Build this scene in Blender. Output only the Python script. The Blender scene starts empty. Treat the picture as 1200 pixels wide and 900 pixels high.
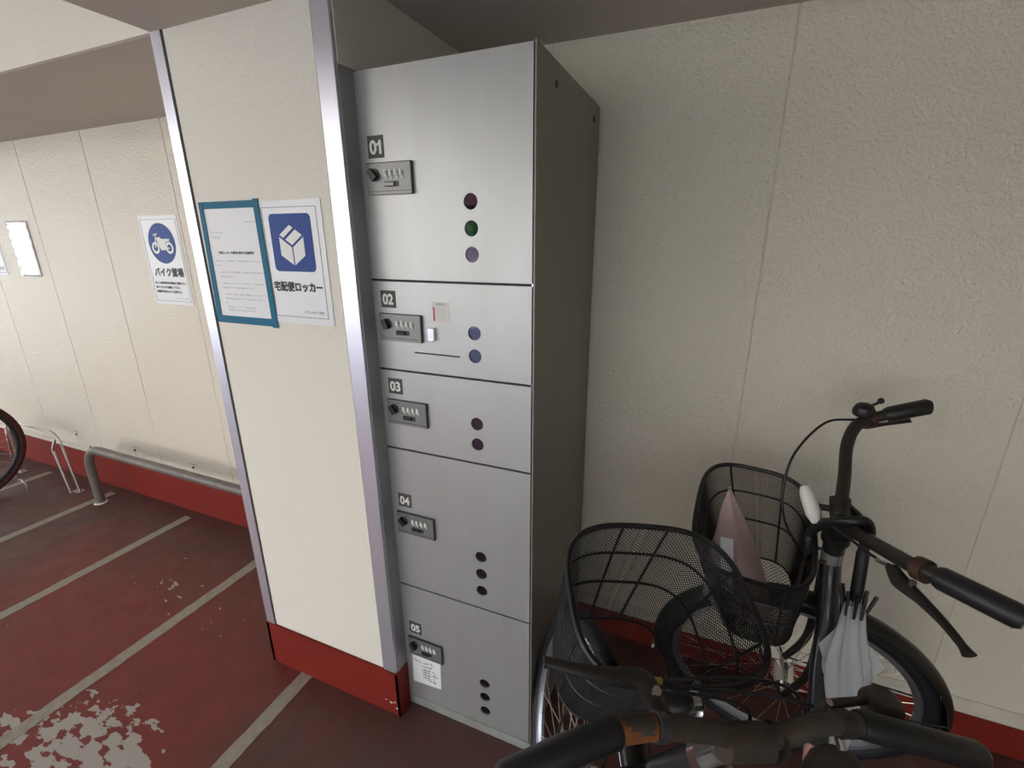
import bpy, bmesh, math, random
from mathutils import Vector, Matrix
random.seed(7)
V = Vector
PI = math.pi
COL = bpy.context.scene.collection
SC = bpy.context.scene

# ------------------------------------------------------------------ camera
cam_d = bpy.data.cameras.new('camera')
cam_d.sensor_width = 36.0
cam_d.lens = 549.1 / 1200 * 36.0
cam_d.clip_start = 0.02
cam = bpy.data.objects.new('camera', cam_d)
COL.objects.link(cam)
cam.matrix_world = (Matrix.Translation((0.343, -0.938, 1.455))
                    @ Matrix.Rotation(0.39946, 4, 'Z') @ Matrix.Rotation(1.2679, 4, 'X')
                    @ Matrix.Rotation(-0.00514, 4, 'Z'))
SC.camera = cam

# ------------------------------------------------------------------ world, sun, exposure
w = bpy.data.worlds.new('world'); SC.world = w; w.use_nodes = True
nt = w.node_tree; nt.nodes.clear()
wo = nt.nodes.new('ShaderNodeOutputWorld'); bg = nt.nodes.new('ShaderNodeBackground')
tc = nt.nodes.new('ShaderNodeTexCoord'); sx = nt.nodes.new('ShaderNodeSeparateXYZ')
cr = nt.nodes.new('ShaderNodeValToRGB')
nt.links.new(tc.outputs['Generated'], sx.inputs[0]); nt.links.new(sx.outputs['Z'], cr.inputs[0])
cr.color_ramp.elements[0].position = 0.0; cr.color_ramp.elements[0].color = (0.95, 0.97, 1.0, 1)
cr.color_ramp.elements[1].position = 0.9; cr.color_ramp.elements[1].color = (0.42, 0.60, 0.95, 1)
nt.links.new(cr.outputs[0], bg.inputs[0]); bg.inputs[1].default_value = 2.6
nt.links.new(bg.outputs[0], wo.inputs[0])

sun_d = bpy.data.lights.new('sun', 'SUN'); sun_d.energy = 11.0; sun_d.angle = 0.01; sun_d.color = (1.0, 0.95, 0.87)
sun = bpy.data.objects.new('sun', sun_d); COL.objects.link(sun)
sun.rotation_euler = V((0.35, -0.80, -0.75)).to_track_quat('-Z', 'Y').to_euler()

SC.view_settings.view_transform = 'Standard'; SC.view_settings.look = 'None'
SC.view_settings.gamma = 1.0; SC.view_settings.use_curve_mapping = False
SC.view_settings.exposure = 0.27

# ------------------------------------------------------------------ materials
def mat(name, col, rough=0.5, metal=0.0, bump=None, spec=0.5, coat=0.0, var=None, trans=0.0, alpha=1.0, ior=1.45, aniso=None):
    """bump=(scale, strength, distance[, detail]); var=(scale, amount, second colour)"""
    m = bpy.data.materials.new(name); m.use_nodes = True
    n = m.node_tree.nodes; l = m.node_tree.links
    b = n['Principled BSDF']
    b.inputs['Base Color'].default_value = (*col, 1); b.inputs['Roughness'].default_value = rough
    b.inputs['Metallic'].default_value = metal; b.inputs['Specular IOR Level'].default_value = spec
    b.inputs['Coat Weight'].default_value = coat; b.inputs['Transmission Weight'].default_value = trans
    b.inputs['Alpha'].default_value = alpha; b.inputs['IOR'].default_value = ior
    geo = n.new('ShaderNodeNewGeometry')
    if var:
        t = n.new('ShaderNodeTexNoise'); t.inputs['Scale'].default_value = var[0]; t.inputs['Detail'].default_value = 6
        src = geo.outputs['Position']
        if aniso:
            mp = n.new('ShaderNodeMapping'); mp.inputs['Scale'].default_value = aniso
            l.new(src, mp.inputs[0]); src = mp.outputs[0]
        l.new(src, t.inputs['Vector'])
        r = n.new('ShaderNodeValToRGB'); r.color_ramp.elements[0].position = 0.35; r.color_ramp.elements[1].position = 0.68
        l.new(t.outputs['Fac'], r.inputs[0])
        mul = n.new('ShaderNodeMath'); mul.operation = 'MULTIPLY'; mul.inputs[1].default_value = var[1]
        l.new(r.outputs[0], mul.inputs[0])
        mx = n.new('ShaderNodeMixRGB'); mx.inputs[1].default_value = (*col, 1); mx.inputs[2].default_value = (*var[2], 1)
        l.new(mul.outputs[0], mx.inputs[0]); l.new(mx.outputs[0], b.inputs['Base Color'])
    if bump:
        t = n.new('ShaderNodeTexNoise'); t.inputs['Scale'].default_value = bump[0]
        t.inputs['Detail'].default_value = bump[3] if len(bump) > 3 else 2
        l.new(geo.outputs['Position'], t.inputs['Vector'])
        bp = n.new('ShaderNodeBump'); bp.inputs['Strength'].default_value = bump[1]; bp.inputs['Distance'].default_value = bump[2]
        l.new(t.outputs['Fac'], bp.inputs['Height']); l.new(bp.outputs[0], b.inputs['Normal'])
    return m

M = {}
M['wall'] = mat('cream_wall_paint', (0.745, 0.69, 0.59), 0.36, bump=(120, 0.75, 0.006, 3), var=(2.2, 0.25, (0.70, 0.64, 0.53)))
M['pillar'] = mat('cream_pillar_paint', (0.78, 0.745, 0.665), 0.6, bump=(150, 0.5, 0.003, 4), var=(60, 0.10, (0.66, 0.62, 0.54)))
M['ceiling'] = mat('taupe_soffit_paint', (0.60, 0.545, 0.475), 0.8, bump=(60, 0.1, 0.002), var=(1.5, 0.4, (0.52, 0.465, 0.40)))
M['red_base'] = mat('red_baseboard_paint', (0.20, 0.017, 0.010), 0.6, spec=0.3, bump=(30, 0.3, 0.003, 5), var=(7, 0.45, (0.15, 0.015, 0.010)))
M['red_dark'] = mat('dark_red_paint', (0.14, 0.012, 0.008), 0.5)
M['joint'] = mat('joint_sealant', (0.70, 0.645, 0.545), 0.7)
M['skirt'] = mat('pale_skirt_mortar', (0.66, 0.62, 0.54), 0.7, bump=(120, 0.3, 0.002), var=(20, 0.5, (0.52, 0.48, 0.40)))
M['line'] = mat('worn_grey_line_paint', (0.34, 0.31, 0.25), 0.7, var=(45, 0.7, (0.27, 0.22, 0.17)), bump=(60, 0.2, 0.001))
M['alu'] = mat('anodised_aluminium', (0.74, 0.74, 0.84), 0.30, 0.75, bump=(400, 0.05, 0.0004))
M['alu_shaded'] = mat('shaded_aluminium_side', (0.33, 0.32, 0.325), 0.5, 0.3)  # same anodised trim; shade on its side face put into a darker colour
M['silver'] = mat('silver_door_paint', (0.51, 0.52, 0.525), 0.42, 0.62, bump=(500, 0.06, 0.0004), var=(5, 0.55, (0.455, 0.455, 0.445)), aniso=(2.5, 1, 0.6))
M['plinth'] = mat('worn_silver_plinth', (0.42, 0.43, 0.42), 0.5, 0.4, var=(14, 0.8, (0.30, 0.30, 0.27)))
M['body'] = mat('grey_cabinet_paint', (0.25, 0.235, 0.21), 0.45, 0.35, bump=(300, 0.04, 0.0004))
M['edge'] = mat('dark_door_edge', (0.045, 0.043, 0.04), 0.6)
M['plate'] = mat('number_plate_grey', (0.075, 0.075, 0.07), 0.5)
M['white'] = mat('white_print', (0.82, 0.82, 0.80), 0.5)
M['lock'] = mat('lock_plate_grey', (0.25, 0.25, 0.25), 0.38, 0.5)
M['lock_edge'] = mat('lock_plate_edge', (0.06, 0.06, 0.06), 0.4, 0.3)
M['black'] = mat('black_plastic', (0.012, 0.012, 0.012), 0.4)
M['chrome'] = mat('chrome', (0.75, 0.75, 0.76), 0.18, 1.0)
M['window'] = mat('dark_mirror_window', (0.115, 0.10, 0.145), 0.03, 1.0)
M['paper'] = mat('white_paper', (0.80, 0.80, 0.82), 0.45)
M['laminate'] = mat('laminated_paper', (0.76, 0.77, 0.80), 0.30, coat=0.2)
M['sleeve'] = mat('clear_sleeve_over_paper', (0.70, 0.71, 0.74), 0.10, coat=1.0, bump=(45, 0.9, 0.004, 1))
M['teal'] = mat('teal_tape', (0.006, 0.135, 0.235), 0.55, spec=0.3, bump=(200, 0.2, 0.001))
M['blue'] = mat('blue_print', (0.006, 0.050, 0.27), 0.45, spec=0.3)
M['ink'] = mat('black_print', (0.02, 0.02, 0.025), 0.5)
M['grey_ink'] = mat('grey_print', (0.22, 0.22, 0.24), 0.5)
M['red_ink'] = mat('red_print', (0.45, 0.05, 0.05), 0.5)
M['label'] = mat('pale_label', (0.74, 0.72, 0.70), 0.45)
M['pipe'] = mat('grey_painted_pipe', (0.20, 0.175, 0.155), 0.45, 0.25, bump=(90, 0.2, 0.001), var=(18, 0.5, (0.13, 0.11, 0.10)))
M['steel'] = mat('galvanised_steel', (0.50, 0.48, 0.44), 0.32, 0.9)
M['tyre'] = mat('black_tyre_rubber', (0.012, 0.013, 0.018), 0.6, bump=(160, 0.3, 0.001))
M['tyre_brown'] = mat('brown_tyre_rubber', (0.075, 0.034, 0.030), 0.95, spec=0.08)
M['rim'] = mat('aluminium_rim', (0.52, 0.56, 0.62), 0.28, 0.9)
M['rim_black'] = mat('matt_black_rim', (0.015, 0.015, 0.02), 0.5)
M['spoke'] = mat('steel_spoke', (0.62, 0.58, 0.50), 0.3, 0.9)
M['bar'] = mat('worn_black_handlebar', (0.028, 0.026, 0.023), 0.42, 0.2, bump=(250, 0.15, 0.0006), var=(25, 0.35, (0.05, 0.042, 0.032)))
M['dusty'] = mat('dusty_black_bar', (0.045, 0.040, 0.032), 0.55, 0.1, var=(30, 0.6, (0.085, 0.055, 0.032)))
M['rust'] = mat('orange_rust', (0.24, 0.075, 0.022), 0.75, 0.1, bump=(200, 0.4, 0.001), var=(70, 0.6, (0.12, 0.045, 0.02)))
M['brown'] = mat('rusty_brown_clamp', (0.065, 0.03, 0.02), 0.6, 0.2)
M['grip'] = mat('black_grip_rubber', (0.014, 0.014, 0.014), 0.45, bump=(260, 0.25, 0.0008))
M['wire'] = mat('black_basket_wire', (0.018, 0.017, 0.018), 0.35, 0.2)
M['frame_black'] = mat('dark_bicycle_paint', (0.035, 0.040, 0.042), 0.3, 0.3, coat=0.4)
M['frame_red'] = mat('dark_red_bicycle_paint', (0.10, 0.01, 0.01), 0.35, 0.2)
M['fender'] = mat('black_mudguard', (0.018, 0.018, 0.014), 0.35, 0.1)
M['saddle'] = mat('dusty_saddle_vinyl', (0.060, 0.052, 0.042), 0.65, bump=(120, 0.2, 0.001))
M['pink'] = mat('pink_sticker', (0.62, 0.30, 0.26), 0.45)
M['grey_tape'] = mat('grey_tape', (0.30, 0.30, 0.29), 0.4)
M['yellow'] = mat('yellow_ferrule', (0.42, 0.32, 0.05), 0.5)
M['light_plastic'] = mat('white_lamp_plastic', (0.72, 0.72, 0.68), 0.3)
M['asphalt'] = mat('sunlit_pavement', (0.42, 0.41, 0.39), 0.9, bump=(40, 0.3, 0.01))
M['facade'] = mat('pale_facade', (0.78, 0.75, 0.70), 0.8)
M['leaf'] = mat('hedge_leaf', (0.035, 0.12, 0.025), 0.6)

def vinyl(name, col, tr):
    m = bpy.data.materials.new(name); m.use_nodes = True
    n = m.node_tree.nodes; l = m.node_tree.links; out = n['Material Output']
    b = n['Principled BSDF']; b.inputs['Base Color'].default_value = (*col, 1); b.inputs['Roughness'].default_value = 0.35
    t = n.new('ShaderNodeBsdfTransparent'); t.inputs[0].default_value = (0.95, 0.95, 0.95, 1)
    tl = n.new('ShaderNodeBsdfTranslucent'); tl.inputs[0].default_value = (*col, 1)
    a = n.new('ShaderNodeMixShader'); a.inputs[0].default_value = 0.35
    l.new(b.outputs[0], a.inputs[1]); l.new(tl.outputs[0], a.inputs[2])
    x = n.new('ShaderNodeMixShader'); x.inputs[0].default_value = tr
    l.new(a.outputs[0], x.inputs[1]); l.new(t.outputs[0], x.inputs[2]); l.new(x.outputs[0], out.inputs[0])
    return m
M['vinyl'] = vinyl('frosted_umbrella_vinyl', (0.80, 0.83, 0.86), 0.35)
M['vinyl_pink'] = vinyl('pinkish_umbrella_vinyl', (0.80, 0.60, 0.57), 0.45)

def floor_material():
    m = bpy.data.materials.new('red_painted_floor'); m.use_nodes = True
    n = m.node_tree.nodes; l = m.node_tree.links; b = n['Principled BSDF']
    geo = n.new('ShaderNodeNewGeometry')
    def noise(sc, det=6, rough=0.6):
        t = n.new('ShaderNodeTexNoise'); t.inputs['Scale'].default_value = sc; t.inputs['Detail'].default_value = det
        t.inputs['Roughness'].default_value = rough; l.new(geo.outputs['Position'], t.inputs['Vector']); return t.outputs['Fac']
    def ramp(src, a, c):
        r = n.new('ShaderNodeMapRange'); r.inputs['From Min'].default_value = a; r.inputs['From Max'].default_value = c
        l.new(src, r.inputs['Value']); return r.outputs[0]
    def math_(op, a, c):
        t = n.new('ShaderNodeMath'); t.operation = op; t.use_clamp = False
        for i, x in enumerate((a, c)):
            if isinstance(x, (int, float)): t.inputs[i].default_value = x
            else: l.new(x, t.inputs[i])
        return t.outputs[0]
    def mix(f, c1, c2):
        t = n.new('ShaderNodeMixRGB')
        for i, x in enumerate((f, c1, c2)):
            if isinstance(x, tuple): t.inputs[i].default_value = (*x, 1)
            else: l.new(x, t.inputs[i])
        return t.outputs[0]
    sep = n.new('ShaderNodeSeparateXYZ'); l.new(geo.outputs['Position'], sep.inputs[0])
    X, Y = sep.outputs['X'], sep.outputs['Y']
    # trodden dirt: strongest near the walls (y), under the bicycles (x>-0.7) and far down the bays (x<-2.2)
    d1 = ramp(Y, -0.15, 0.42)
    d2 = ramp(X, -1.0, -0.72)
    d3 = ramp(X, -1.9, -2.9)
    big = noise(2.3, 4)
    s = math_('MAXIMUM', math_('MAXIMUM', d1, d2), d3)
    s = math_('ADD', s, math_('MULTIPLY', math_('SUBTRACT', big, 0.5), 1.6))
    dirt = ramp(s, 0.1, 0.95)
    red = mix(ramp(noise(9), 0.3, 0.7), (0.20, 0.030, 0.022), (0.16, 0.028, 0.021))
    brown = mix(ramp(noise(5), 0.35, 0.7), (0.080, 0.035, 0.027), (0.105, 0.043, 0.033))
    c = mix(dirt, red, brown)
    c = mix(math_('MULTIPLY', ramp(noise(220, 2), 0.50, 0.80), 0.16), c, (0.22, 0.10, 0.08))
    # flaked patch where the bare screed shows
    def blob(cx, cy, rx, ry):
        dx = math_('DIVIDE', math_('SUBTRACT', X, cx), rx); dy = math_('DIVIDE', math_('SUBTRACT', Y, cy), ry)
        r2 = math_('ADD', math_('MULTIPLY', dx, dx), math_('MULTIPLY', dy, dy))
        return ramp(r2, 1.0, 0.0)
    mpn = n.new('ShaderNodeMapping'); mpn.inputs['Rotation'].default_value = (0, 0, 0.5); mpn.inputs['Scale'].default_value = (0.75, 1.5, 1)
    l.new(geo.outputs['Position'], mpn.inputs[0]); tn = n.new('ShaderNodeTexNoise'); tn.inputs['Scale'].default_value = 24; tn.inputs['Detail'].default_value = 4
    l.new(mpn.outputs[0], tn.inputs['Vector']); nz = tn.outputs['Fac']
    pts = [(-1.25, -0.50, 0.30, 0.16, 0.62), (-1.12, -0.50, 0.16, 0.09, 0.58), (-1.74, 0.055, 0.10, 0.035, 0.70),
           (-1.54, -0.56, 0.12, 0.05, 0.62), (-1.50, 0.02, 0.9, 0.5, 0.865)]
    mask = None
    for cx, cy, rx, ry, lim in pts:
        bl_ = blob(cx, cy, rx, ry)
        k = math_('MULTIPLY', ramp(math_('ADD', math_('MULTIPLY', bl_, 0.20), nz), lim, lim + 0.02), ramp(bl_, 0.0, 0.02))
        mask = k if mask is None else math_('MAXIMUM', mask, k)
    c = mix(mask, c, (0.40, 0.36, 0.31))
    chips = ramp(noise(31, 1), 0.815, 0.825)
    c = mix(chips, c, (0.36, 0.25, 0.19))
    l.new(c, b.inputs['Base Color'])
    b.inputs['Roughness'].default_value = 0.42
    rr = ramp(noise(12), 0.3, 0.7); rm = n.new('ShaderNodeMapRange')
    rm.inputs['To Min'].default_value = 0.40; rm.inputs['To Max'].default_value = 0.62
    l.new(rr, rm.inputs['Value']); l.new(rm.outputs[0], b.inputs['Roughness'])
    bp = n.new('ShaderNodeBump'); bp.inputs['Strength'].default_value = 0.25; bp.inputs['Distance'].default_value = 0.003
    l.new(noise(60, 4), bp.inputs['Height']); l.new(bp.outputs[0], b.inputs['Normal'])
    return m
M['floor'] = floor_material()

# ------------------------------------------------------------------ helpers
def link(name, verts, faces, m, parent=None, smooth=False, kind=None, label=None):
    me = bpy.data.meshes.new(name)
    off = V(parent_loc(parent))
    me.from_pydata([tuple(V(v) - off) for v in verts], [], faces); me.update()
    if smooth:
        for p in me.polygons: p.use_smooth = True
    me.materials.append(M[m] if isinstance(m, str) else m)
    o = bpy.data.objects.new(name, me); COL.objects.link(o)
    if parent: o.parent = parent
    if kind: o['kind'] = kind
    if label: o['label'] = label
    return o
def parent_loc(p):
    l = V((0, 0, 0))
    while p is not None:
        l += V(p.location); p = p.parent
    return l
class MB:
    """collects shapes given in world coordinates and links them as ONE mesh"""
    def __init__(s): s.v = []; s.f = []
    def add(s, v, f):
        k = len(s.v); s.v += [V(p) for p in v]; s.f += [tuple(i + k for i in q) for q in f]; return s
    def box(s, a, b, bev=0.0):
        x0, y0, z0 = (min(a[i], b[i]) for i in range(3)); x1, y1, z1 = (max(a[i], b[i]) for i in range(3))
        if bev <= 0:
            s.add([(x0, y0, z0), (x1, y0, z0), (x1, y1, z0), (x0, y1, z0), (x0, y0, z1), (x1, y0, z1), (x1, y1, z1), (x0, y1, z1)],
                  [(0, 3, 2, 1), (4, 5, 6, 7), (0, 1, 5, 4), (1, 2, 6, 5), (2, 3, 7, 6), (3, 0, 4, 7)])
            return s
        bm = bmesh.new(); bmesh.ops.create_cube(bm, size=1)
        for v in bm.verts: v.co = V(((x0 + x1) / 2 + v.co.x * (x1 - x0), (y0 + y1) / 2 + v.co.y * (y1 - y0), (z0 + z1) / 2 + v.co.z * (z1 - z0)))
        bmesh.ops.bevel(bm, geom=bm.edges[:], offset=bev, segments=2, affect='EDGES', profile=0.5)
        bm.verts.index_update(); s.add([v.co.copy() for v in bm.verts], [tuple(v.index for v in f.verts) for f in bm.faces]); bm.free()
        return s
    def tube(s, pts, r, seg=10, caps=True, closed=False, flat=None):
        """pts path; r radius or list; flat=(normal, factor) squashes the section"""
        pts = [V(p) for p in pts]; n = len(pts)
        rs = r if isinstance(r, (list, tuple)) else [r] * n
        k0 = len(s.v); up = None
        for i, p in enumerate(pts):
            a = pts[(i - 1) % n] if (closed or i > 0) else pts[i]
            b = pts[(i + 1) % n] if (closed or i < n - 1) else pts[i]
            t = (b - a).normalized()
            if up is None:
                up = t.orthogonal().normalized() if flat is None else (V(flat[0]) - V(flat[0]).dot(t) * t).normalized()
            elif flat is not None: up = (V(flat[0]) - V(flat[0]).dot(t) * t).normalized()
            else: up = (up - up.dot(t) * t).normalized()
            sd = t.cross(up); fx = flat[1] if flat else 1.0
            for j in range(seg):
                th = 2 * PI * j / seg
                s.v.append(p + up * math.cos(th) * rs[i] * fx + sd * math.sin(th) * rs[i])
        m = n if closed else n - 1
        for i in range(m):
            for j in range(seg):
                a = k0 + i * seg + j; b = k0 + i * seg + (j + 1) % seg
                c = k0 + ((i + 1) % n) * seg + (j + 1) % seg; d = k0 + ((i + 1) % n) * seg + j
                s.f.append((a, b, c, d))
        if caps and not closed:
            s.f.append(tuple(k0 + j for j in range(seg))[::-1]); s.f.append(tuple(k0 + (n - 1) * seg + j for j in range(seg)))
        return s
    def disc(s, c, axis, r, h, seg=24):
        a = V(axis).normalized(); return s.tube([V(c), V(c) + a * h], r, seg)
    def poly(s, pts2, y0, y1):
        """polygon in x,z extruded from y0 to y1"""
        n = len(pts2)
        s.add([(x, y0, z) for x, z in pts2] + [(x, y1, z) for x, z in pts2],
              [tuple(range(n)), tuple(range(n, 2 * n))[::-1]] + [(i, i + n, (i + 1) % n + n, (i + 1) % n) for i in range(n)])
        return s
    def sphere(s, c, r, sc=(1, 1, 1), seg=14, rings=8):
        k = []; f = []
        for i in range(rings + 1):
            ph = PI * i / rings
            for j in range(seg):
                th = 2 * PI * j / seg
                k.append((c[0] + r * sc[0] * math.sin(ph) * math.cos(th), c[1] + r * sc[1] * math.sin(ph) * math.sin(th), c[2] + r * sc[2] * math.cos(ph)))
        for i in range(rings):
            for j in range(seg): f.append((i * seg + j, (i + 1) * seg + j, (i + 1) * seg + (j + 1) % seg, i * seg + (j + 1) % seg))
        return s.add(k, f)
    def build(s, name, m, parent=None, smooth=False, **k):
        o = link(name, s.v, s.f, m, parent, smooth, **k)
        bm = bmesh.new(); bm.from_mesh(o.data); bmesh.ops.recalc_face_normals(bm, faces=bm.faces[:]); bm.to_mesh(o.data); bm.free()
        if smooth:
            try: o.data.set_sharp_from_angle(angle=math.radians(40))
            except Exception: pass
        return o
def spline(pts, k=6):
    pts = [V(p) for p in pts]; out = []
    P = [2 * pts[0] - pts[1]] + pts + [2 * pts[-1] - pts[-2]]
    for i in range(1, len(P) - 2):
        a, b, c, d = P[i - 1], P[i], P[i + 1], P[i + 2]
        for j in range(k):
            t = j / k
            out.append(0.5 * ((2 * b) + (c - a) * t + (2 * a - 5 * b + 4 * c - d) * t * t + (3 * b - 3 * c + d - a) * t ** 3))
    out.append(pts[-1]); return out
def thing(name, label, cat, loc=(0, 0, 0), group=None):
    o = bpy.data.objects.new(name, None); COL.objects.link(o); o.location = loc
    o['label'] = label; o['category'] = cat
    if group: o['group'] = group
    return o
def tag(o, label, cat, group=None):
    o['label'] = label; o['category'] = cat
    if group: o['group'] = group
    return o
def struct(o): o['kind'] = 'structure'; return o
def text(name, body, x, z, y, h, m, parent, bold=0.0, width=None, align='LEFT', depth=0.0, hh=None, kind=None):
    """flat lettering standing in the x-z plane, facing -y; h is the cap height, width forces the run length"""
    c = bpy.data.curves.new(name, 'FONT'); c.body = body; c.extrude = 0
    o = bpy.data.objects.new(name, c); COL.objects.link(o)
    me = bpy.data.meshes.new_from_object(o.evaluated_get(bpy.context.evaluated_depsgraph_get()))
    COL.objects.unlink(o); bpy.data.objects.remove(o); bpy.data.curves.remove(c)
    xs = [v.co.x for v in me.vertices]; ys = [v.co.y for v in me.vertices]
    x0, x1, y0, y1 = min(xs), max(xs), min(ys), max(ys)
    sz = h / (y1 - y0); sxx = (width / (x1 - x0)) if width else sz
    W = (x1 - x0) * sxx
    ox = {'LEFT': 0, 'CENTER': -W / 2, 'RIGHT': -W}[align]
    off = V(parent_loc(parent))
    if bold:
        sh = h * bold; base = [v.co.copy() for v in me.vertices]; fc_ = [tuple(p.vertices) for p in me.polygons]; vv = []; ff = []
        for dx, dz in ((0, 0), (-1, 0), (1, 0), (0, 1), (0, -1), (.7, .7), (-.7, .7), (.7, -.7), (-.7, -.7)):
            k0 = len(vv); vv += [(c_.x + dx * sh / sxx, c_.y + dz * sh / sz, -3e-5 * (k0 / max(1, len(base)))) for c_ in base]; ff += [tuple(q + k0 for q in p_) for p_ in fc_]
        me = bpy.data.meshes.new(name); me.from_pydata(vv, [], ff); me.update()
    for v in me.vertices:
        v.co = V((x + ox + (v.co.x - x0) * sxx, y + v.co.z, z + (v.co.y - y0) * sz)) - off
    me.materials.clear(); me.materials.append(M[m]); me.name = name
    ob = bpy.data.objects.new(name, me); COL.objects.link(ob); ob.parent = parent
    if kind: ob['kind'] = kind
    return ob

# ================================================================== SETTING
YW = 0.53      # wall behind the locker
YL = 0.49      # wall along the parking bays
YP = -0.05     # face of the pillar
# floor and what lies outside
fl = struct(MB().box((-9, -3.6, -0.12), (3.6, 0.62, 0.0)).build('floor', 'floor'))
struct(MB().box((-30, -40, -0.14), (25, -3.6, -0.03)).build('floor_outside', 'asphalt'))
# painted bay lines (thin coats of paint on the floor)
for i, x in enumerate((-0.812, -1.49, -2.168, -2.846, -3.524, -4.20)):
    y1 = YP - 0.004 if i == 0 else 0.433
    pts = []; n = 60
    L = []; R = []
    for k in range(n + 1):
        y = y1 + (-1.35 - y1) * k / n
        L.append((x - 0.0245 + random.uniform(-.0016, .0016), y)); R.append((x + 0.0245 + random.uniform(-.0016, .0016), y))
    v = []; f = []
    for k in range(n + 1):
        v += [(L[k][0], L[k][1], 0.0015), (R[k][0], R[k][1], 0.0015), (L[k][0], L[k][1], -0.001), (R[k][0], R[k][1], -0.001)]
    for k in range(n):
        a = 4 * k; f += [(a, a + 1, a + 5, a + 4), (a, a + 4, a + 6, a + 2), (a + 1, a + 3, a + 7, a + 5)]
    link('bay_line', v, f, 'line', fl)
# hairline crack in the screed
ck = [(-0.704, -0.163), (-0.709, -0.20), (-0.707, -0.25), (-0.713, -0.30), (-0.716, -0.345), (-0.712, -0.42), (-0.72, -0.5)]
link('floor_crack', sum([[(x - .0011, y, .0006), (x + .0011, y, .0006)] for x, y in ck], []), [(2 * i, 2 * i + 1, 2 * i + 3, 2 * i + 2) for i in range(len(ck) - 1)], 'edge', fl)

def panel_wall(name, y, xs, x_end0, x_end1, z_red, z_strip, z_top, gap=0.0028):
    """precast panels on a backing wall, recessed joints, pale strip and red painted base below"""
    wl = struct(MB().box((x_end0, y + 0.0035, -0.02), (x_end1, y + 0.12, z_top + 0.3)).build(name, 'joint'))
    e = [x_end0] + xs + [x_end1]
    for a, b in zip(e[:-1], e[1:]):
        MB().box((a + gap / 2, y, z_strip + 0.0025), (b - gap / 2, y + 0.014, z_top + 0.02), 0.0018).build('wall_panel', 'wall', wl)
    MB().box((x_end0, y + 0.0005, z_red), (x_end1, y + 0.008, z_strip)).build('skirting_strip', 'skirt', wl)
    return wl
wr = panel_wall('wall_right', YW, [-0.145, 0.46, 1.068, 1.675, 2.28], -0.46, 3.6, 0.105, 0.155, 1.985)
wl = panel_wall('wall_left', YL, [-5.81, -5.24, -4.67, -4.10, -3.53, -2.962, -2.392, -1.822, -1.25], -9.0, -0.90, 0.19, 0.222, 1.94)
struct(MB().box((-0.46, YW - 0.004, 0), (3.6, YW + 0.02, 0.105), 0.002).build('baseboard_right', 'red_base'))
struct(MB().box((-9, YL - 0.005, 0), (-0.9, YL + 0.02, 0.19), 0.002).build('baseboard_left', 'red_base'))
# surveyor's pencil marks and small anchor pins low on the left wall
for x, z in ((-3.20, 0.29), (-2.62, 0.285), (-2.12, 0.272)):
    MB().box((x - 0.03, YL - 0.0006, z + 0.03), (x + 0.03, YL + 0.001, z + 0.0322)).box((x - 0.001, YL - 0.0006, z - 0.05), (x + 0.001, YL + 0.001, z + 0.03)).build('pencil_mark', 'grey_ink', wl)
    MB().disc((x, YL + 0.001, z + 0.012), (0, -1, 0), 0.006, 0.006, 10).build('anchor_pin', 'brown', wl)
for x, z in ((-3.08, 0.235), (-2.03, 0.205)):
    MB().disc((x, YL + 0.001, z), (0, -1, 0), 0.006, 0.006, 10).build('anchor_pin', 'brown', wl)

# pillar
pl = struct(MB().box((-0.965, YP + 0.004, 0.0), (-0.425, -0.002, 1.95)).box((-0.965, -0.002, 0.0), (-0.438, 0.60, 1.95)).build('wall_pillar', 'pillar'))
MB().box((-0.928, YP, 0.172), (-0.474, YP + 0.01, 1.935), 0.001).build('wall_panel', 'pillar', pl)
struct(MB().box((-0.470, YP - 0.003, 0.172), (-0.424, YP + 0.004, 1.934)).build('trim_1', 'alu'))
struct(MB().box((-0.4265, YP + 0.0045, 0.172), (-0.4205, 0.0, 1.934)).build('trim_4', 'alu_shaded'))
struct(MB().box((-0.970, YP - 0.003, 0.172), (-0.934, YP + 0.004, 1.934)).box((-0.970, YP + 0.004, 0.172), (-0.963, 0.05, 1.934)).build('trim_2', 'alu'))
MB().box((-0.437, YP + .005, 1.8005), (-0.4185, 0.60, 1.98)).build('wall_panel', 'pillar', pl)
MB().box((-0.934, YP - 0.001, 0.172), (-0.928, YP + 0.004, 1.934)).build('joint_gap', 'edge', pl)
MB().box((-0.934, YP - 0.0062, 0.0), (-0.9305, YP, 0.172)).build('joint_gap', 'red_dark', pl)
b = MB()
n = 24
ztop = [0.170 + random.uniform(-.0022, .0022) for _ in range(n + 1)]
for k in range(n):
    x0 = -0.972 + (0.554) * k / n; x1 = -0.972 + 0.554 * (k + 1) / n
    b.add([(x0, YP - .006, 0), (x1, YP - .006, 0), (x1, YP - .006, ztop[k + 1]), (x0, YP - .006, ztop[k]), (x1, YP + .004, ztop[k + 1]), (x0, YP + .004, ztop[k])],
          [(0, 1, 2, 3), (3, 2, 4, 5)])
b.box((-0.972, YP - .006, 0), (-0.96, 0.5, 0.17)).box((-0.428, YP - .006, 0), (-0.418, -0.003, 0.17))
struct(b.build('baseboard_pillar', 'red_base'))
# flaked spots at the foot of the pillar corner
for x, z, r in ((-0.452, 0.045, 0.006), (-0.438, 0.052, 0.004), (-0.43, 0.03, 0.005), (-0.47, 0.05, 0.004)):
    MB().poly([(x + r * math.cos(a) * random.uniform(.6, 1.3), z + r * .6 * math.sin(a) * random.uniform(.6, 1.3)) for a in [i * PI / 4 for i in range(8)]], YP - .0068, YP - .005).build('paint_chip', 'skirt', pl)

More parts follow.
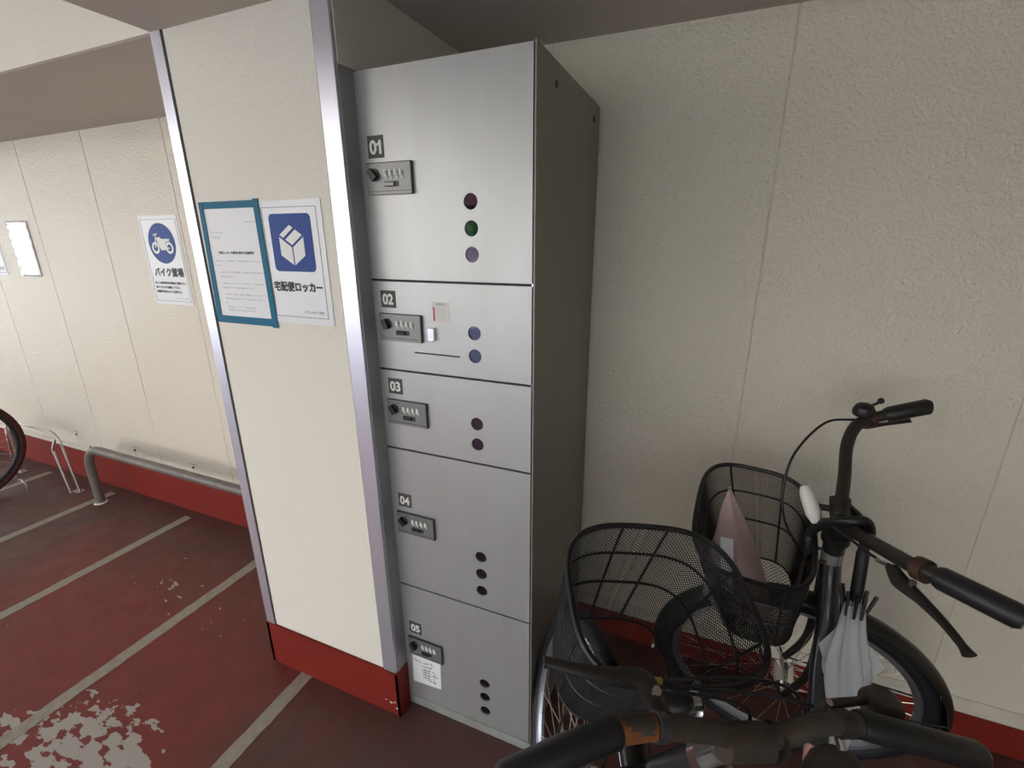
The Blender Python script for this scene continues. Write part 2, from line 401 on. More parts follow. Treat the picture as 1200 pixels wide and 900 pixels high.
# ceilings: low soffit over the pillar and the bicycles, higher slab over the bays, dropped beam by the wall
struct(MB().box((-0.968, -3.2, 1.93), (-0.42, 0.62, 2.75)).box((-0.42, -3.2, 1.93), (3.6, -0.30, 2.75)).box((-0.42, -0.30, 1.975), (3.6, 0.66, 2.75)).build('ceiling', 'ceiling'))
bmw = struct(MB().box((-9, YP + 0.012, 1.9305), (-0.968, 0.66, 2.75)).build('trim_3', 'ceiling'))
MB().box((-9, YP, 1.93), (-0.969, YP + 0.012, 2.6)).build('beam_face', 'pillar', bmw)
struct(MB().box((-9, -3.2, 2.5), (-0.968, YP + .012, 2.75)).build('ceiling_left', 'ceiling'))
struct(MB().box((3.5, -3.2, 0), (3.6, 0.6, 2.0)).build('wall_end', 'wall'))
# outside, seen only in reflections: facade across the lane and a hedge
fc = struct(MB().box((-26, -13.5, -0.05), (1.5, -12.5, 7.0)).build('wall_outside', 'facade'))
for i in range(5):
    x = -20 + i * 4.6
    MB().box((x, -12.5, 2.2), (x + 1.4, -12.46, 3.4)).build('window_pane', 'window', fc)
MB().box((-10, -12.5, 2.30), (-3.5, -11.2, 2.9)).build('eave', 'brown', fc)
struct(MB().box((2.1, -3.2, 0), (3.6, -3.1, 2.0)).build('wall_light_block', 'wall'))  # unseen wall, added to block light from the front right
hd = MB()
for i in range(60):
    hd.sphere((1.2 + 5.0 * random.random(), -11.6 + random.uniform(-.5, .5), random.uniform(.3, 2.4)), random.uniform(.35, .6), seg=8, rings=5)
hd2 = MB()
for i in range(40):
    hd2.sphere((-6.55 + random.uniform(-.45, .45), -11.6 + random.uniform(-.3, .3), random.uniform(1.3, 2.1)), random.uniform(.12, .3), seg=8, rings=5)
hd2.tube([(-6.55, -11.6, -0.03), (-6.55, -11.6, 1.6)], .06, 8)
tag(hd2.build('garden_tree', 'leaf'), 'small green tree reflected in the locker windows', 'tree')
tag(hd.build('hedge', 'leaf'), 'green hedge across the lane behind the photographer', 'hedge')

# ================================================================== PARCEL LOCKER
LK = thing('parcel_locker', 'tall silver five-door parcel locker standing against the pillar', 'locker', (-0.22, 0.26, 0))
LX0, LX1 = -0.434, 0.0
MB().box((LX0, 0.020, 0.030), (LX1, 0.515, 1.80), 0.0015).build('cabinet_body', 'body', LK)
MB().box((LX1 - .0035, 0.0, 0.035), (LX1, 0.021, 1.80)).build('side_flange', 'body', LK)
MB().box((LX0 + .002, 0.001, 0.0), (LX1 - 0.002, 0.50, 0.032), 0.001).build('plinth', 'plinth', LK)
MB().box((LX0 + .001, 0.012, 0.03), (LX1 - 0.004, 0.022, 1.798)).build('shadow_gap', 'edge', LK)
zb = [0.034, 0.4735, 0.918, 1.137, 1.359, 1.7995]
holes = [[0.200, 0.148, 0.094], [0.642, 0.588, 0.533], [1.024, 0.970], [1.247, 1.193], [1.528, 1.474, 1.420]]
XR = -0.0065
HX = -0.1455; HR = 0.0165
def door_mesh(z0, z1, hz, slot=None):
    """flat plate with real round openings, built as a grid of cells around each hole"""
    bm = bmesh.new()
    g = 0.0028
    x0, x1 = LX0 + .001, XR; za, zc = z0 + g, z1 - g
    # front face with holes through triangle fill
    def ring(pts):
        vs = [bm.verts.new((x, 0.0, z)) for x, z in pts]
        return [bm.edges.new((vs[i], vs[(i + 1) % len(vs)])) for i in range(len(vs))]
    ed = ring([(x0, za), (x1, za), (x1, zc), (x0, zc)])
    for h in hz: ed += ring([(HX + HR * math.cos(2 * PI * k / 32), h + HR * math.sin(2 * PI * k / 32)) for k in range(32)])
    if slot: ed += ring([(slot[0], slot[2]), (slot[1], slot[2]), (slot[1], slot[3]), (slot[0], slot[3])])
    bmesh.ops.triangle_fill(bm, edges=ed, use_beauty=True)
    ex = bmesh.ops.extrude_face_region(bm, geom=bm.faces[:])
    for v in [q for q in ex['geom'] if isinstance(q, bmesh.types.BMVert)]: v.co.y = 0.012
    bmesh.ops.recalc_face_normals(bm, faces=bm.faces[:])
    me_v = [v.co.copy() for v in bm.verts]; bm.verts.index_update(); me_f = [tuple(v.index for v in f.verts) for f in bm.faces]
    bm.free(); return me_v, me_f
off_lock = [0.284, 0.7245, 1.0575, 1.2795, 1.614]     # top of each lock plate
plates = [(0.340, 0.299), (0.782, 0.741), (1.114, 1.073), (1.335, 1.294), (1.670, 1.625)]
knob_rot = [35, 45, 30, 20, 40]
for i in range(5):
    slot = (-0.311, -0.185, 1.186, 1.1895) if i == 3 else None
    v, f = door_mesh(zb[i], zb[i + 1], holes[i], slot)
    d = link('door', v, f, 'silver', LK, label=['bottom door with white paper slip', 'tall fourth door', 'low third door', 'second door with card slot and pale sticker', 'top door with reflecting windows'][i])
    bm = bmesh.new(); bm.from_mesh(d.data); bmesh.ops.recalc_face_normals(bm, faces=bm.faces[:]); bm.to_mesh(d.data); bm.free()
    for h in holes[i]:
        MB().disc((HX, 0.0035, h), (0, 1, 0), HR + 0.002, 0.004, 32).build('viewing_window', 'window', d)
    if slot: MB().box((-0.314, 0.006, 1.184), (-0.182, 0.010, 1.192)).build('slot_back', 'edge', d)
    # number plate
    zt, zbm = plates[i]; num = '%02d' % (5 - i)
    p = MB().box((-0.3975, -0.0016, zbm), (-0.3555, 0.0, zt), 0.0005).build('number_plate', 'plate', LK)
    text('numeral', num, -0.3765, zbm + 0.0085, -0.0020, (zt - zbm) * 0.58, 'white', p, bold=0.055, width=0.029, align='CENTER')
    if num == '01': MB().poly([(-0.3655, zbm + .0325), (-0.3655, zbm + .0270), (-0.3725, zbm + .0235), (-0.3725, zbm + .0285)], -.0022, -.0016).build('numeral_flag', 'white', p)
    # combination lock
    t = off_lock[i]; X0 = -0.4035
    lk = MB().box((X0, -0.0075, t - 0.066), (X0 + 0.1195, 0.0, t), 0.0012).build('combination_lock', 'lock', LK)
    MB().box((X0 + .1178, -0.0078, t - 0.0655), (X0 + .1202, -.0005, t - .0005)).box((X0 + .001, -0.0078, t - 0.0008), (X0 + .119, -.0005, t + .0008)).build('lock_edge', 'lock_edge', lk)
    MB().box((X0 + .002, -0.0082, t - 0.0592), (X0 + .117, -.007, t - .0580)).build('lock_groove', 'lock_edge', lk)
    kx, kz = X0 + 0.0225, t - 0.0245
    MB().disc((kx, -0.0075, kz), (0, -1, 0), 0.0135, 0.003, 24).build('dial_ring', 'lock_edge', lk)
    a = math.radians(90 + knob_rot[i]); ux, uz = math.cos(a), math.sin(a); wx, wz = -uz, ux
    q = [(kx + ux * 0.0125 + wx * .0055, kz + uz * .0125 + wz * .0055), (kx + ux * 0.0125 - wx * .0055, kz + uz * .0125 - wz * .0055),
         (kx - ux * 0.0115 - wx * .0075, kz - uz * .0115 - wz * .0075), (kx - ux * 0.0115 + wx * .0075, kz - uz * .0115 + wz * .0075)]
    MB().poly(q, -0.0195, -0.010).build('dial_knob', 'black', lk)
    MB().box((X0 + .002, -0.0079, t - .0075), (X0 + .012, -.0074, t - .0066)).box((X0 + .028, -0.0079, t - .0075), (X0 + .040, -.0074, t - .0066)).build('printed_mark', 'ink', lk)
    for k in range(4):
        wxx = X0 + 0.0535 + 0.0137 * k
        MB().box((wxx - .0042, -0.0080, t - .0345), (wxx + .0042, -.0070, t - .0125)).build('wheel_slot', 'lock', lk)
        MB().tube([(wxx - .0026, -.0065, t - .0235), (wxx + .0026, -.0065, t - .0235)], 0.0062, 10).build('number_wheel', 'white', lk)
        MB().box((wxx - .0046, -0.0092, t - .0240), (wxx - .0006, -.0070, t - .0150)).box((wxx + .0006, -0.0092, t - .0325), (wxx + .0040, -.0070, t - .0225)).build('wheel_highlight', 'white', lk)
    MB().box((X0 + .048, -0.0082, t - .0500), (X0 + .086, -.0070, t - .0385), 0.0004).build('latch_slot', 'lock_edge', lk)
    MB().box((X0 + .050, -0.0125, t - .0490), (X0 + .076, -.0075, t - .0400), 0.0015).build('latch_slider', 'lock' if i == 4 else 'black', lk)
for z in zb[1:-1]:
    MB().tube([(XR + .001, 0.0035, z - .003), (XR + .001, 0.0035, z + .003)], 0.0026, 10).build('hinge_pin', 'chrome', LK, smooth=True)
for y in (0.119, 0.450):
    MB().disc((-0.0005, y, 1.757), (1, 0, 0), 0.0075, 0.0022, 16).build('screw_cap', 'black', LK)
# pale sticker and little metal tab on door 02, paper slip on door 05: loose or stuck-on things
st = thing('instruction_sticker', 'small pale sticker with red heading on locker door 02', 'sticker', (-0.23, 0, 1.29))
MB().box((-0.2545, -0.0005, 1.266), (-0.2075, 0.0002, 1.314)).build('sticker_sheet', 'label', st)
text('printed_text', '管理会社', -0.231, 1.3055, -0.0008, 0.0062, 'grey_ink', st, align='CENTER')
MB().box((-0.2515, -0.0009, 1.269), (-0.2475, -0.0004, 1.301)).build('printed_stripe', 'red_ink', st)
for k in range(6): MB().box((-0.243, -0.0008, 1.273 + k * .005), (-0.212 - random.random() * .008, -0.0005, 1.2733 + k * .005)).build('printed_line', 'grey_ink', st)
tb = MB().box((-0.2655, -0.010, 1.2225), (-0.2480, 0.0, 1.2525), 0.001).box((-0.262, -0.014, 1.221), (-0.2515, -0.009, 1.2245), .0005)
tag(tb.build('metal_tab', 'chrome'), 'small bright metal tab on door 02 right of its lock', 'fitting')
ps = thing('paper_slip', 'white paper slip with handwriting stuck on locker door 05', 'paper', (-0.345, 0, 0.16))
MB().add([(-0.3965, -0.0012, 0.213), (-0.2950, -0.0012, 0.219), (-0.2965, -0.0016, 0.110), (-0.3990, -0.0012, 0.101),
          (-0.3965, -0.0004, 0.213), (-0.2950, -0.0004, 0.219), (-0.2965, -0.0004, 0.110), (-0.3990, -0.0004, 0.101)],
         [(0, 1, 2, 3), (4, 7, 6, 5), (0, 4, 5, 1), (1, 5, 6, 2), (2, 6, 7, 3), (3, 7, 4, 0)]).build('paper_sheet', 'paper', ps)
sc_ = MB()
def scrib(pts): sc_.tube(spline([(x, -0.0018, z) for x, z in pts], 4), 0.0007, 4)
scrib([(-.388, .196), (-.380, .190), (-.372, .191), (-.365, .186)]); scrib([(-.357, .192), (-.350, .188), (-.345, .196), (-.341, .184)])
scrib([(-.338, .192), (-.333, .198), (-.326, .194), (-.329, .178), (-.336, .172)]); scrib([(-.362, .176), (-.345, .176), (-.330, .180)])
scrib([(-.352, .170), (-.351, .140), (-.353, .128)]); scrib([(-.340, .168), (-.338, .150), (-.342, .135)])
for k in range(4): scrib([(-.362, .163 - k * .010), (-.346, .164 - k * .010), (-.332, .166 - k * .011)])
scrib([(-.326, .168), (-.318, .160), (-.322, .140), (-.316, .125)]); scrib([(-.330, .150), (-.318, .152), (-.306, .149)]); scrib([(-.345, .128), (-.330, .126), (-.314, .122)])
sc_.build('handwriting', 'ink', ps, smooth=True)

# ================================================================== NOTICES
def sheet(parent, x0, x1, z0, z1, y, m='laminate', t=0.0012, curl=0.0):
    n = 8; v = []; f = []
    for k in range(n + 1):
        z = z0 + (z1 - z0) * k / n; c = curl * math.sin(PI * k / n) + 0.0003
        v += [(x0, y - c, z), (x1, y - c, z), (x0, y + t - .0003, z), (x1, y + t - .0003, z)]
    for k in range(n):
        a = 4 * k; f += [(a, a + 1, a + 5, a + 4), (a + 1, a + 3, a + 7, a + 5), (a, a + 4, a + 6, a + 2)]
    f += [(0, 2, 3, 1), (4 * n, 4 * n + 1, 4 * n + 3, 4 * n + 2)]
    return link('paper_sheet', v, f, m, parent)
def border(parent, x0, x1, z0, z1, y, wd=0.0010):
    MB().box((x0, y, z0), (x1, y + .0004, z0 + wd)).box((x0, y, z1 - wd), (x1, y + .0004, z1)).box((x0, y, z0), (x0 + wd, y + .0004, z1)).box((x1 - wd, y, z0), (x1, y + .0004, z1)).build('printed_border', 'ink', parent)
def rrect(x0, x1, z0, z1, r, n=6):
    o = []
    for cx, cz, a0 in ((x1 - r, z1 - r, 0), (x0 + r, z1 - r, 90), (x0 + r, z0 + r, 180), (x1 - r, z0 + r, 270)):
        for k in range(n + 1):
            a = math.radians(a0 + 90 * k / n); o.append((cx + r * math.cos(a), cz + r * math.sin(a)))
    return o
yp = YP - 0.0015
# notice taped with teal tape
N1 = thing('taped_notice', 'white text notice framed with teal tape on the pillar', 'notice', (-0.808, yp, 1.39))
sheet(N1, -0.910, -0.700, 1.243, 1.540, yp - .0005, 'paper')
ty = yp - .0022
MB().box((-0.914, ty, 1.529), (-0.699, ty + .0012, 1.546)).build('tape_strip', 'teal', N1)
MB().box((-0.920, ty - .0003, 1.234), (-0.698, ty + .0010, 1.254)).build('tape_strip', 'teal', N1)
MB().poly([(-0.9215, 1.236), (-0.9035, 1.236), (-0.8975, 1.546), (-0.9125, 1.546)], ty - .0005, ty + .0008).build('tape_strip', 'teal', N1)
MB().poly([(-0.7135, 1.231), (-0.6950, 1.231), (-0.6985, 1.549), (-0.7165, 1.549)], ty - .0007, ty + .0008).build('tape_strip', 'teal', N1)
ly = yp - .0012
text('printed_text', 'グランスター大宮', -0.888, 1.4695, ly, .0040, 'grey_ink', N1, width=.045)
text('printed_text', '居住者各位', -0.884, 1.457, ly, .0038, 'grey_ink', N1, width=.030)
text('printed_text', '2021年3月吉日', -0.722, 1.494, ly, .0036, 'grey_ink', N1, width=.036, align='RIGHT')
text('printed_text', '宅配ロッカーの使用に関する注意事項', -0.806, 1.4175, ly, .0068, 'ink', N1, bold=.03, width=.128, align='CENTER')
body = [('宅配ロッカーをご利用の際は、下記の事項をお守りいただきますよう', 1.393, .170, -.886), ('お願い致します。', 1.381, .022, -.888),
        ('一、宅配ロッカーは共用の設備です。長時間のご使用はご遠慮下さい', 1.353, .172, -.884), ('二十四時間以内にお取り出し下さい。', 1.340, .062, -.884),
        ('一、暗証番号はお忘れにならないようご注意下さい。お忘れの場合は', 1.316, .160, -.884), ('管理会社までご連絡をお願い致します。', 1.304, .120, -.878),
        ('一、生鮮食品、貴重品、危険物、動植物などは入れないで下さい。', 1.283, .172, -.884), ('盗難や破損などの事故につきましては責任を負いかねますので', 1.2745, .15, -.876)]
SH = 0.004
for s_, z, wd, x in body:
    zz = 1.243 + (z - 1.243) * 0.78 + 0.062 if z < 1.39 else z - 0.012
for k, (s_, z, wd, x) in enumerate(body):
    text('printed_text', s_, x, 1.398 - k * 0.0115 - (k // 2) * 0.006, ly, .0036, 'grey_ink', N1, width=wd)
text('printed_text', '以上', -0.880, 1.288, ly, .0036, 'grey_ink', N1, width=.012)
text('printed_text', '株式会社コミュニティ  管理部  担当', -0.872, 1.277, ly, .0034, 'grey_ink', N1, width=.105)
text('printed_text', '電話 048-000-0000', -0.872, 1.269, ly, .0034, 'grey_ink', N1, width=.100)
# parcel locker sign
N2 = thing('locker_sign', 'white sign with blue box emblem beside the teal taped notice on the pillar', 'sign', (-0.60, yp, 1.39))
sheet(N2, -0.706, -0.5045, 1.2475, 1.5425, yp, 'laminate')
y2 = yp - .0009
border(N2, -0.694, -0.5205, 1.2645, 1.5275, y2)
sq = MB().poly(rrect(-0.6735, -0.5405, 1.3775, 1.5125, 0.012), y2, y2 + .0005).build('blue_square', 'blue', N2)
cx = -0.607
def wp(pts, name='box_emblem_face'): MB().poly(pts, y2 - .0004, y2).build(name, 'white', sq)
wp([(cx - .037, 1.463), (cx - .014, 1.4775), (cx + .0000, 1.4695), (cx - .0225, 1.4545)])
wp([(cx - .0085, 1.4805), (cx + .004, 1.488), (cx + .004, 1.488), (cx + .0000, 1.4855), (cx - .0085, 1.4805)][:3]) if False else None
MB().poly([(cx - .0375, 1.4640), (cx - .0020, 1.4865), (cx + .0085, 1.4800), (cx - .0265, 1.4570)], y2 - .0004, y2).build('box_emblem_face', 'white', sq)
MB().poly([(cx - .0200, 1.4530), (cx + .0145, 1.4760), (cx + .0345, 1.4635), (cx + .0000, 1.4405)], y2 - .0004, y2).build('box_emblem_face', 'white', sq)
MB().poly([(cx - .0395, 1.4590), (cx - .0020, 1.4350), (cx - .0020, 1.3930), (cx - .0395, 1.4160)], y2 - .0004, y2).build('box_emblem_face', 'white', sq)
MB().poly([(cx + .0020, 1.4350), (cx + .0380, 1.4590), (cx + .0380, 1.4160), (cx + .0020, 1.3930)], y2 - .0004, y2).build('box_emblem_face', 'white', sq)
for o in list(sq.children)[:1]: bpy.data.objects.remove(o)
text('printed_text', '宅配便ロッカー', -0.6075, 1.329, y2 - .0002, .0235, 'ink', N2, bold=.045, width=.158, align='CENTER')
text('printed_text', 'グランスター大宮', -0.534, 1.275, y2 - .0002, .0068, 'grey_ink', N2, bold=.02, width=.062, align='RIGHT')
# motorcycle sign on the left wall
N3 = thing('motorcycle_sign', 'white sign with blue round motorcycle emblem on the left wall', 'sign', (-1.97, YL, 1.36))
sheet(N3, -2.108, -1.8425, 1.163, 1.556, YL - .0015, 'laminate')
y3 = YL - .0028
border(N3, -2.097, -1.852, 1.177, 1.541, y3, .0013)
ci = MB().poly([(-1.974 + .092 * math.cos(k * PI / 24), 1.437 + .088 * math.sin(k * PI / 24)) for k in range(48)], y3, y3 + .0005).build('blue_disc', 'blue', N3)
def ring2(x, z, r0, r1):
    b = MB(); n = 28
    v = []; f = []
    for k in range(n):
        a = 2 * PI * k / n
        for r in (r0, r1):
            for yy in (y3 - .0005, y3): v.append((x + r * math.cos(a), yy, z + r * math.sin(a)))
    for k in range(n):
        a = 4 * k; c = 4 * ((k + 1) % n)
        f += [(a, c, c + 2, a + 2), (a + 2, c + 2, c + 3, a + 3), (a, a + 1, c + 1, c)]
    b.add(v, f).build('emblem_wheel', 'white', ci)
mx, mz = -1.974, 1.430
ring2(mx - .048, mz - .012, .015, .026); ring2(mx + .048, mz - .012, .015, .026)
MB().poly([(mx - .032, mz + .030), (mx - .010, mz + .036), (mx + .004, mz + .027), (mx + .058, mz + .027), (mx + .054, mz + .018), (mx + .030, mz + .014),
           (mx + .022, mz - .004), (mx + .022, mz - .022), (mx - .012, mz - .022), (mx - .028, mz + .010)], y3 - .0005, y3).build('emblem_body', 'white', ci)
MB().poly([(mx - .052, mz - .012), (mx - .045, mz - .010), (mx - .030, mz + .040), (mx - .036, mz + .042)], y3 - .0006, y3).build('emblem_fork', 'white', ci)
MB().poly([(mx - .048, mz + .040), (mx - .020, mz + .047), (mx - .019, mz + .052), (mx - .050, mz + .046)], y3 - .0006, y3).build('emblem_handlebar', 'white', ci)
MB().poly([(mx + .030, mz - .016), (mx + .050, mz - .016), (mx + .050, mz - .010), (mx + .030, mz - .010)], y3 - .0006, y3).build('emblem_swingarm', 'white', ci)
text('printed_text', 'バイク置場', -1.968, 1.291, y3 - .0002, .038, 'ink', N3, bold=.035, width=.200, align='CENTER')
text('printed_text', '■ここは居住者以外の駐車はご遠慮下さい。', -2.080, 1.256, y3 - .0002, .0115, 'ink', N3, bold=.035, width=.215)
text('printed_text', '■バイクのカギは施錠して下さい。', -2.080, 1.236, y3 - .0002, .0115, 'ink', N3, bold=.035, width=.170)
text('printed_text', '■駐輪時に倒さないようご注意下さい。', -2.080, 1.216, y3 - .0002, .0115, 'ink', N3, bold=.035, width=.175)
text('printed_text', 'グランスター大宮', -1.868, 1.187, y3 - .0002, .009, 'grey_ink', N3, width=.088, align='RIGHT')
# second sign at the frame's edge and the glossy sleeve
N4 = thing('edge_sign', 'white sign cut by the left edge of the frame on the left wall', 'sign', (-3.54, YL, 1.40))
sheet(N4, -3.67, -3.408, 1.264, 1.66, YL - .0015, 'laminate')
border(N4, -3.66, -3.418, 1.275, 1.648, y3, .0013)
text('printed_text', '駐輪場', -3.43, 1.290, y3 - .0002, .022, 'grey_ink', N4, width=.075, align='RIGHT')
MB().poly([(-3.54 + .08 * math.cos(k * PI / 18), 1.53 + .08 * math.sin(k * PI / 18)) for k in range(36)], y3, y3 + .0005).build('blue_disc', 'blue', N4)
N5 = thing('glossy_sleeve', 'shiny crinkled clear sleeve over white paper on the left wall', 'notice', (-3.15, YL, 1.40))
nx, nz = 10, 22; v = []; f = []
for j in range(nz + 1):
    for i in range(nx + 1):
        u = i / nx; t_ = j / nz
        v.append((-3.258 + .206 * u, YL - .003 - .0022 * math.sin(t_ * 37 + 1.3 * math.sin(u * 3)) * (0.3 + 0.7 * t_) - random.uniform(0, .0008), 1.262 + .292 * t_))
for j in range(nz):
    for i in range(nx): a = j * (nx + 1) + i; f.append((a, a + 1, a + nx + 2, a + nx + 1))
so = link('plastic_sheet', v, f, 'sleeve', N5, smooth=True); sm = so.modifiers.new('s', 'SOLIDIFY'); sm.thickness = .0008; sm.offset = 1

# ================================================================== RAIL AND BICYCLE STANDS
rail = MB()
pth = [(-2.79, 0.34, 0.0), (-2.79, 0.34, 0.22)]
for k in range(1, 9):
    a = PI / 2 * k / 8; pth.append((-2.79 + 0.13 * (1 - math.cos(a)), 0.34, 0.22 + 0.13 * math.sin(a)))
pth += [(-1.20, 0.34, 0.35)]
for k in range(1, 9):
    a = PI / 2 * k / 8; pth.append((-1.20 + 0.13 * math.sin(a), 0.34, 0.35 - 0.13 * (1 - math.cos(a))))
pth += [(-1.07, 0.34, 0.0)]
rl = thing('guard_rail', 'grey bent pipe guard rail standing by the left wall', 'rail', (-1.93, 0.34, 0))
rail.tube(pth, 0.0225, 16).build('bent_pipe', 'pipe', rl, smooth=True)
for x in (-2.79, -1.07): MB().tube([(x, .34, 0), (x, .34, .006)], [0.034, 0.028], 16).build('floor_collar', 'skirt', rl)
sd = thing('cycle_stand', 'thin steel double rod cycle stand around the brown tyred wheel', 'bicycle stand', (-3.38, 0.36, 0))
for dx, dz, x0 in ((0, 0, 0), (0.028, -0.030, 1)):
    p = [(-3.05 - dx, 0.365, 0.0), (-3.095 - dx, 0.365, 0.27 + dz), (-3.10 - dx, .365, .31 + dz), (-3.12 - dx, .365, .345 + dz), (-3.16 - dx, .365, .365 + dz), (-3.22 - dx, .365, .37 + dz)]
    q = [(-3.58 + dx, .365, .37 + dz), (-3.64 + dx, .365, .355 + dz), (-3.67 + dx, .365, .31 + dz), (-3.72 + dx, .365, 0)]
    if x0 == 0: MB().tube(spline(p + q, 5), 0.0068, 10).build('bent_rod', 'steel', sd, smooth=True)
    else:
        p = [(a_, b_ - .032, c_) for a_, b_, c_ in p]; q = [(a_, b_ - .032, c_) for a_, b_, c_ in q]
        MB().tube(spline(p[:3] + [(-3.10 - dx + .012, .350, .335)], 5), 0.0068, 10).build('bent_rod', 'steel', sd, smooth=True)
        MB().tube(spline([(-3.67 + dx - .02, .350, .335)] + q[2:], 5), 0.0068, 10).build('bent_rod', 'steel', sd, smooth=True)
for x in (-3.062, -3.71): MB().box((x - .035, .345, 0), (x + .03, .385, .004), .001).build('foot_plate', 'steel', sd)
hk = MB().tube(spline([(-3.33, .24, 0), (-3.33, .24, .05), (-3.36, .24, .075), (-3.40, .24, .07)], 5), .005, 8)
tag(hk.build('floor_hook', 'steel', smooth=True), 'small bent steel hook on the floor left of the cycle stand leg', 'hook')

# ================================================================== BICYCLES
class Fr:
    """local frame: F forward, L to the rider's left, U up the steering axis; origin at the front axle"""
    def __init__(s, O, yaw, tilt, td):
        s.O = V(O); s.U = V((math.sin(tilt) * math.cos(td), math.sin(tilt) * math.sin(td), math.cos(tilt)))
        h = V((math.cos(yaw), math.sin(yaw), 0)); s.F = (h - h.dot(s.U) * s.U).normalized(); s.L = s.U.cross(s.F)
    def __call__(s, a, b, c): return s.O + s.F * a + s.L * b + s.U * c
    def pts(s, L): return [s(*p) for p in L]
def wheel(fr, parent, R=0.325, tyre='tyre', rim='rim', name='front_wheel', tr=0.019):
    ring = lambda r, off=0: [fr(r * math.cos(2 * PI * k / 64), off, r * math.sin(2 * PI * k / 64)) for k in range(64)]
    t = MB().tube(ring(R - tr), tr, 10, closed=True).build(name, tyre, parent, smooth=True)
    b = MB().tube(ring(R - 2 * tr - .004), 0.0105, 8, closed=True, flat=(tuple(fr.L), 1.1)); b.build('rim', rim, t, smooth=True)
    b = MB()
    for k in range(32):
        s_ = 1 if k % 2 else -1; a = 2 * PI * k / 32; a2 = a + (0.55 if (k // 2) % 2 else -0.55)
        b.tube([fr(.022 * math.cos(a2), .028 * s_, .022 * math.sin(a2)), fr((R - .045) * math.cos(a), 0, (R - .045) * math.sin(a))], 0.0011, 5)
    b.build('spokes', 'spoke', t)
    MB().tube([fr(0, -.052, 0), fr(0, -.030, 0), fr(0, -.029, 0), fr(0, .029, 0), fr(0, .030, 0), fr(0, .052, 0)], [.009, .009, .024, .024, .009, .009], 14).build('hub', 'chrome', t)
    return t
def fender(fr, parent, R, a0, a1, m='fender', w_=0.028):
    n = 40; v = []; f = []; k = 9
    for i in range(n + 1):
        a = math.radians(a0 + (a1 - a0) * i / n)
        for j in range(k):
            u = -1 + 2 * j / (k - 1)
            r = R - 0.016 * u * u
            v.append(fr(r * math.cos(a), w_ * u, r * math.sin(a)))
    for i in range(n):
        for j in range(k - 1): q = i * k + j; f.append((q, q + 1, q + k + 1, q + k))
    o = link('mudguard', v, f, m, parent, smooth=True)
    s_ = o.modifiers.new('s', 'SOLIDIFY'); s_.thickness = .0016
    return o
def sup(cx, a, b, th, p=3.4):
    c, s_ = math.cos(th), math.sin(th)
    return (cx + a * math.copysign(abs(c) ** (2 / p), c), b * math.copysign(abs(s_) ** (2 / p), s_))
